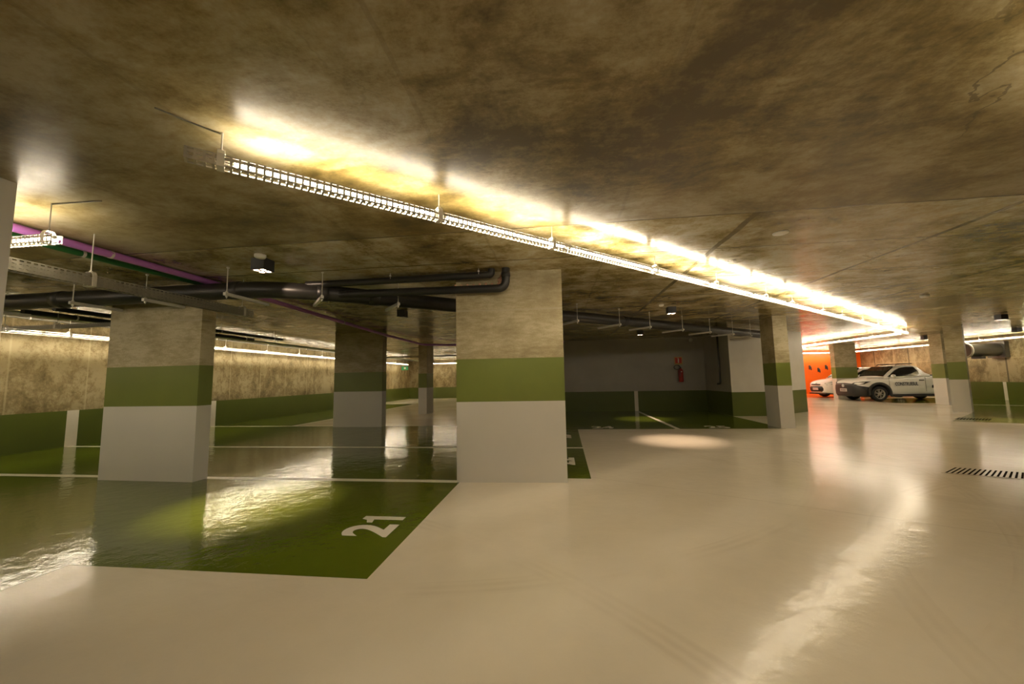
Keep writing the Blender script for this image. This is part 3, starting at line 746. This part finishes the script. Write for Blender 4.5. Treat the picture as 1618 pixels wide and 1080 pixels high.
# --- pickup
FL = Vector((13.47, 18.16, 0)); HW = .83
nose = FL + Vector((-.82, HW - .115, 0))
gp = [(1.08, .98, 1.01, .74, .70), (1.3, 1.0, 1.21, .77, .66), (1.6, 1.01, 1.42, .79, .61), (1.95, 1.02, 1.50, .80, .59), (2.35, 1.03, 1.505, .80, .59), (2.5, 1.04, 1.43, .80, .62), (2.64, 1.05, 1.24, .80, .69), (2.78, 1.05, 1.10, .80, .75)]
pk = make_car('white two-door pickup with black front bumper and lettering on its door, parked nose out', 'pickup truck', 'pickup_truck', tuple(nose), 0,
    [(.0, .30, .72, .58, .0), (.05, .26, .80, .72, .02), (.2, .22, .88, .88, .03), (.55, .2, .94, .975, .04), (1.1, .2, .985, 1.0, .04), (1.6, .2, 1.02, 1.0, .02), (2.6, .22, 1.05, 1.0, .01), (3.5, .24, 1.06, 1.0, .005), (4.05, .27, 1.07, .99, .005), (4.2, .32, 1.06, .95, .0), (4.24, .4, 1.02, .9, .0)],
    gp, (.82, 3.57), .315, HW, True)
ys = yside(gp)
b = MB(); side_poly(b, [(1.20, 1.03), (1.36, 1.15), (1.58, 1.31), (1.78, 1.40), (2.0, 1.435), (2.3, 1.43), (2.37, 1.25), (2.4, 1.07), (1.8, 1.05)], ys); b.build('side_window', M['glass'], pk)
b = MB()
ws = [(1.12, 1.03, .655), (1.34, 1.235, .615), (1.60, 1.415, .565)]
P = [(x, -y, z + .06) for x, z, y in ws] + [(x, y, z + .06) for x, z, y in reversed(ws)]
b.add(P + [(x, y, z - .07) for x, y, z in P], [(0, 1, 4, 5), (1, 2, 3, 4), (6, 11, 10, 7), (7, 10, 9, 8)] + [(i, (i + 1) % 6, 6 + (i + 1) % 6, 6 + i) for i in range(6)]); b.build('windscreen', M['glass'], pk)
b = MB(); b.box(2.82, 4.14, -.72, .72, 1.05, 1.09); b.build('bed_cover', M['clad'], pk, bevel=.02)
b = MB()
b.tube(arc_path([(1.75, -.5, 1.5), (1.82, -.5, 1.575), (2.42, -.5, 1.57), (2.42, .5, 1.57), (1.82, .5, 1.575), (1.75, .5, 1.5)], .06), .016, 8); b.build('roof_rack', M['clad'], pk)
lowb = loft([(-.035, [(0, .24), (.40, .24), (.46, .3), (.47, .5), (.45, .68), (.42, .76), (0, .77)]), (.03, [(0, .2), (.52, .2), (.60, .3), (.62, .5), (.6, .66), (.54, .74), (0, .78)]),
             (.2, [(0, .19), (.66, .19), (.745, .3), (.755, .5), (.74, .62), (.68, .67), (0, .70)]), (.46, [(0, .19), (.76, .19), (.835, .3), (.84, .45), (.82, .58), (.7, .62), (0, .63)])])
lowb.build('front_bumper', M['clad'], pk)
b = MB(); arch(b, .82, .345, .375, .46, HW - .06, HW + .012, .2); arch(b, 3.57, .345, .375, .44, HW - .06, HW + .012, .2); b.build('wheel_arch_trim', M['clad'], pk)
b = MB()
for s in (-1, 1):
    b.obox((2.2, s * (HW + .0), .245), (1, 0, 0), 1.0, (0, 1, 0), .018, (0, 0, 1), .05)
b.build('sill_trim', M['clad'], pk)
def lampbox(car, pts, name, mat, th=.012):
    b = MB()
    for s in (-1, 1):
        n = len(pts); vs = [(x, s * y, z) for x, y, z in pts]
        out = Vector((-.8, s * .6, .08)).normalized() * th
        b.add([tuple(Vector(v) + out) for v in vs] + [tuple(Vector(v) - out.normalized() * .07) for v in vs], [tuple(range(n)), tuple(range(2 * n - 1, n - 1, -1))] + [(i, (i + 1) % n, n + (i + 1) % n, n + i) for i in range(n)])
    return b.build(name, mat, car)
lampbox(pk, [(.03, .40, .73), (.10, .60, .70), (.28, .745, .73), (.50, .80, .84), (.26, .745, .84), (.06, .53, .80)], 'headlight_bezel', M['clad'], .03)
lampbox(pk, [(.06, .50, .735), (.12, .62, .715), (.27, .735, .745), (.33, .755, .805), (.2, .71, .81), (.08, .56, .785)], 'headlight', M['lamp'], .045)
b = MB(); b.obox((-.045, 0, .47), (0, 1, 0), .2, (0, 0, 1), .065, (1, 0, 0), .008); b.build('licence_plate', M['plate'], pk)
b = MB()
for k in range(7): b.obox((-.054, -.135 + k * .045, .465), (0, 1, 0), .014, (0, 0, 1), .028, (1, 0, 0), .001)
b.build('plate_characters', M['plateink'], pk)
b = MB(); b.smooth = True; b.lathe((-.042, 0, .66), (-1, 0, 0), [(.068, 0), (.068, .012), (.056, .014), (.056, 0)], 24); b.smooth = False
for s in (-1, 1):
    b.bar((-.05, s * .026, .705), (-.05, 0, .665), .011, .012); b.bar((-.05, s * .052, .685), (-.05, s * .024, .612), .011, .012); b.bar((-.05, s * .024, .612), (-.05, 0, .652), .011, .012)
b.build('front_emblem', M['chrome'], pk)
b = MB(); side_poly(b, [(2.78, .54), (3.1, .56), (3.12, .69), (2.8, .66)], lambda x, z: HW - .004, .012); b.build('rear_side_vent', M['clad'], pk)
b = MB()
for s in (-1, 1): b.obox((2.42, s * (HW + .008), .87), (1, 0, 0), .085, (0, 1, 0), .014, (0, 0, 1), .018)
b.build('door_handle', M['clad'], pk)
b = MB()
for s in (-1, 1):
    b.smooth = True; b.lathe((1.32, s * (HW + .05), 1.06), (0, s, 0), [(0, -.06), (.05, -.05), (.07, 0), (.06, .07), (0, .08)], 12)
b.build('wing_mirror', M['car'], pk)
dl = text_mesh('door_lettering', 'CONSTRUESUL', M['ink'], .2, (1.84, -(HW + .012), .655), (1, 0, 0), (0, 0, 1), pk, bold=.003, sx=1.0, th=.002)
xsz = [v.co.x for v in dl.data.vertices]; kx = .86 / (max(xsz) - min(xsz)); mx = (max(xsz) + min(xsz)) / 2
for v in dl.data.vertices: v.co.x = 1.84 + (v.co.x - mx) * kx
b = MB()
for s in (-1, 1):
    for x in (1.2, 2.56): b.obox((x, s * (HW + .0005), .7), (1, 0, 0), .004, (0, 1, 0), .003, (0, 0, 1), .3)
b.build('door_gap', M['clad'], pk)

# --- second car
FL2 = Vector((13.9, 20.8, 0))
nose2 = FL2 + Vector((-.8, .705, 0))
gc = [(.95, .93, .97, .72, .68), (1.3, .97, 1.2, .76, .64), (1.75, .98, 1.42, .77, .58), (2.3, .99, 1.475, .77, .56), (3.0, 1.0, 1.44, .76, .56), (3.4, 1.0, 1.28, .74, .58), (3.65, 1.0, 1.05, .7, .62)]
hc = make_car('white hatchback with black lower grille parked behind the pillar by the orange wall', 'car', 'hatchback_car', tuple(nose2), 0,
    [(.0, .26, .64, .58, .0), (.05, .22, .72, .72, .02), (.22, .19, .82, .88, .04), (.55, .18, .89, .975, .05), (1.0, .18, .94, 1.0, .04), (1.6, .18, .97, 1.0, .02), (2.6, .19, .99, 1.0, .01), (3.4, .22, 1.0, .98, .005), (3.75, .3, .97, .93, .0), (3.82, .4, .9, .86, .0)],
    gc, (.8, 3.2), .3, .82, False)
ys2 = yside(gc)
b = MB(); side_poly(b, [(1.25, 1.02), (1.5, 1.2), (1.8, 1.35), (2.25, 1.405), (2.9, 1.38), (3.25, 1.25), (3.35, 1.06), (2.4, 1.03)], ys2); b.build('side_window', M['glass'], hc)
b = MB(); ws = [(1.0, .985, .645), (1.32, 1.215, .595), (1.69, 1.405, .545)]
P = [(x, -y, z + .06) for x, z, y in ws] + [(x, y, z + .06) for x, z, y in reversed(ws)]
b.add(P + [(x, y, z - .07) for x, y, z in P], [(0, 1, 4, 5), (1, 2, 3, 4), (6, 11, 10, 7), (7, 10, 9, 8)] + [(i, (i + 1) % 6, 6 + (i + 1) % 6, 6 + i) for i in range(6)]); b.build('windscreen', M['glass'], hc)
b = loft([(-.03, [(0, .3), (.36, .3), (.44, .38), (.44, .48), (.38, .56), (0, .57)]), (.1, [(0, .28), (.46, .28), (.56, .36), (.57, .47), (.5, .57), (0, .58)])]); b.build('lower_grille', M['clad'], hc)
b = MB(); b.obox((-.04, 0, .44), (0, 1, 0), .2, (0, 0, 1), .06, (1, 0, 0), .008); b.build('licence_plate', M['plate'], hc)
b = MB(); b.obox((.0, 0, .66), (0, 1, 0), .30, (0, 0, 1), .028, (1, 0, 0), .035); b.build('upper_grille', M['clad'], hc, bevel=.01)
lampbox(hc, [(.05, .44, .645), (.13, .62, .63), (.34, .75, .69), (.5, .79, .78), (.28, .73, .77), (.09, .55, .72)], 'headlight_bezel', M['clad'], .022)
lampbox(hc, [(.08, .50, .66), (.14, .62, .645), (.32, .735, .70), (.40, .75, .75), (.26, .71, .755), (.1, .57, .715)], 'headlight', M['lamp'], .035)
b = MB()
for s in (-1, 1): b.lathe((.10, s * .62, .40), (-.8, s * .6, 0), [(0, .03), (.04, .03), (.04, -.05)], 14)
b.build('fog_lamp', M['lamp'], hc)
b = MB(); b.smooth = True; b.lathe((.02, 0, .71), (-1, 0, .2), [(0, .03), (.05, .025), (.05, 0)], 16); b.build('front_emblem', M['chrome'], hc)
b = MB(); b.obox((.22, 0, .2), (1, 0, 0), .2, (0, 1, 0), .62, (0, 0, 1), .03); b.build('lower_lip', M['clad'], hc, bevel=.01)

# ------------------------------------------------------------------ paired pieces become parts of their own
def split(o):
    bm = bmesh.new(); bm.from_mesh(o.data); bm.verts.ensure_lookup_table()
    seen = {}; n = 0
    for v in bm.verts:
        if v.index in seen: continue
        st = [v]; seen[v.index] = n
        while st:
            q = st.pop()
            for e in q.link_edges:
                z = e.other_vert(q)
                if z.index not in seen: seen[z.index] = n; st.append(z)
        n += 1
    bm.free()
    if n < 2: return
    base = o.name.split('.')[0]; src = o.data
    for k in range(n):
        bm = bmesh.new(); bm.from_mesh(src); bm.verts.ensure_lookup_table()
        bmesh.ops.delete(bm, geom=[v for v in bm.verts if seen[v.index] != k], context='VERTS')
        me = bpy.data.meshes.new(base); bm.to_mesh(me); bm.free()
        for mt in src.materials: me.materials.append(mt)
        if k == 0: o.data = me
        else:
            c = o.copy(); c.data = me; C.objects.link(c)
for o in list(C.objects):
    if o.type == 'MESH' and o.name.split('.')[0] in ('wheel_arch_trim', 'side_window', 'window_post', 'sill_trim', 'headlight', 'headlight_bezel', 'rear_side_vent', 'door_handle', 'wing_mirror', 'door_gap', 'fog_lamp'):
        split(o)
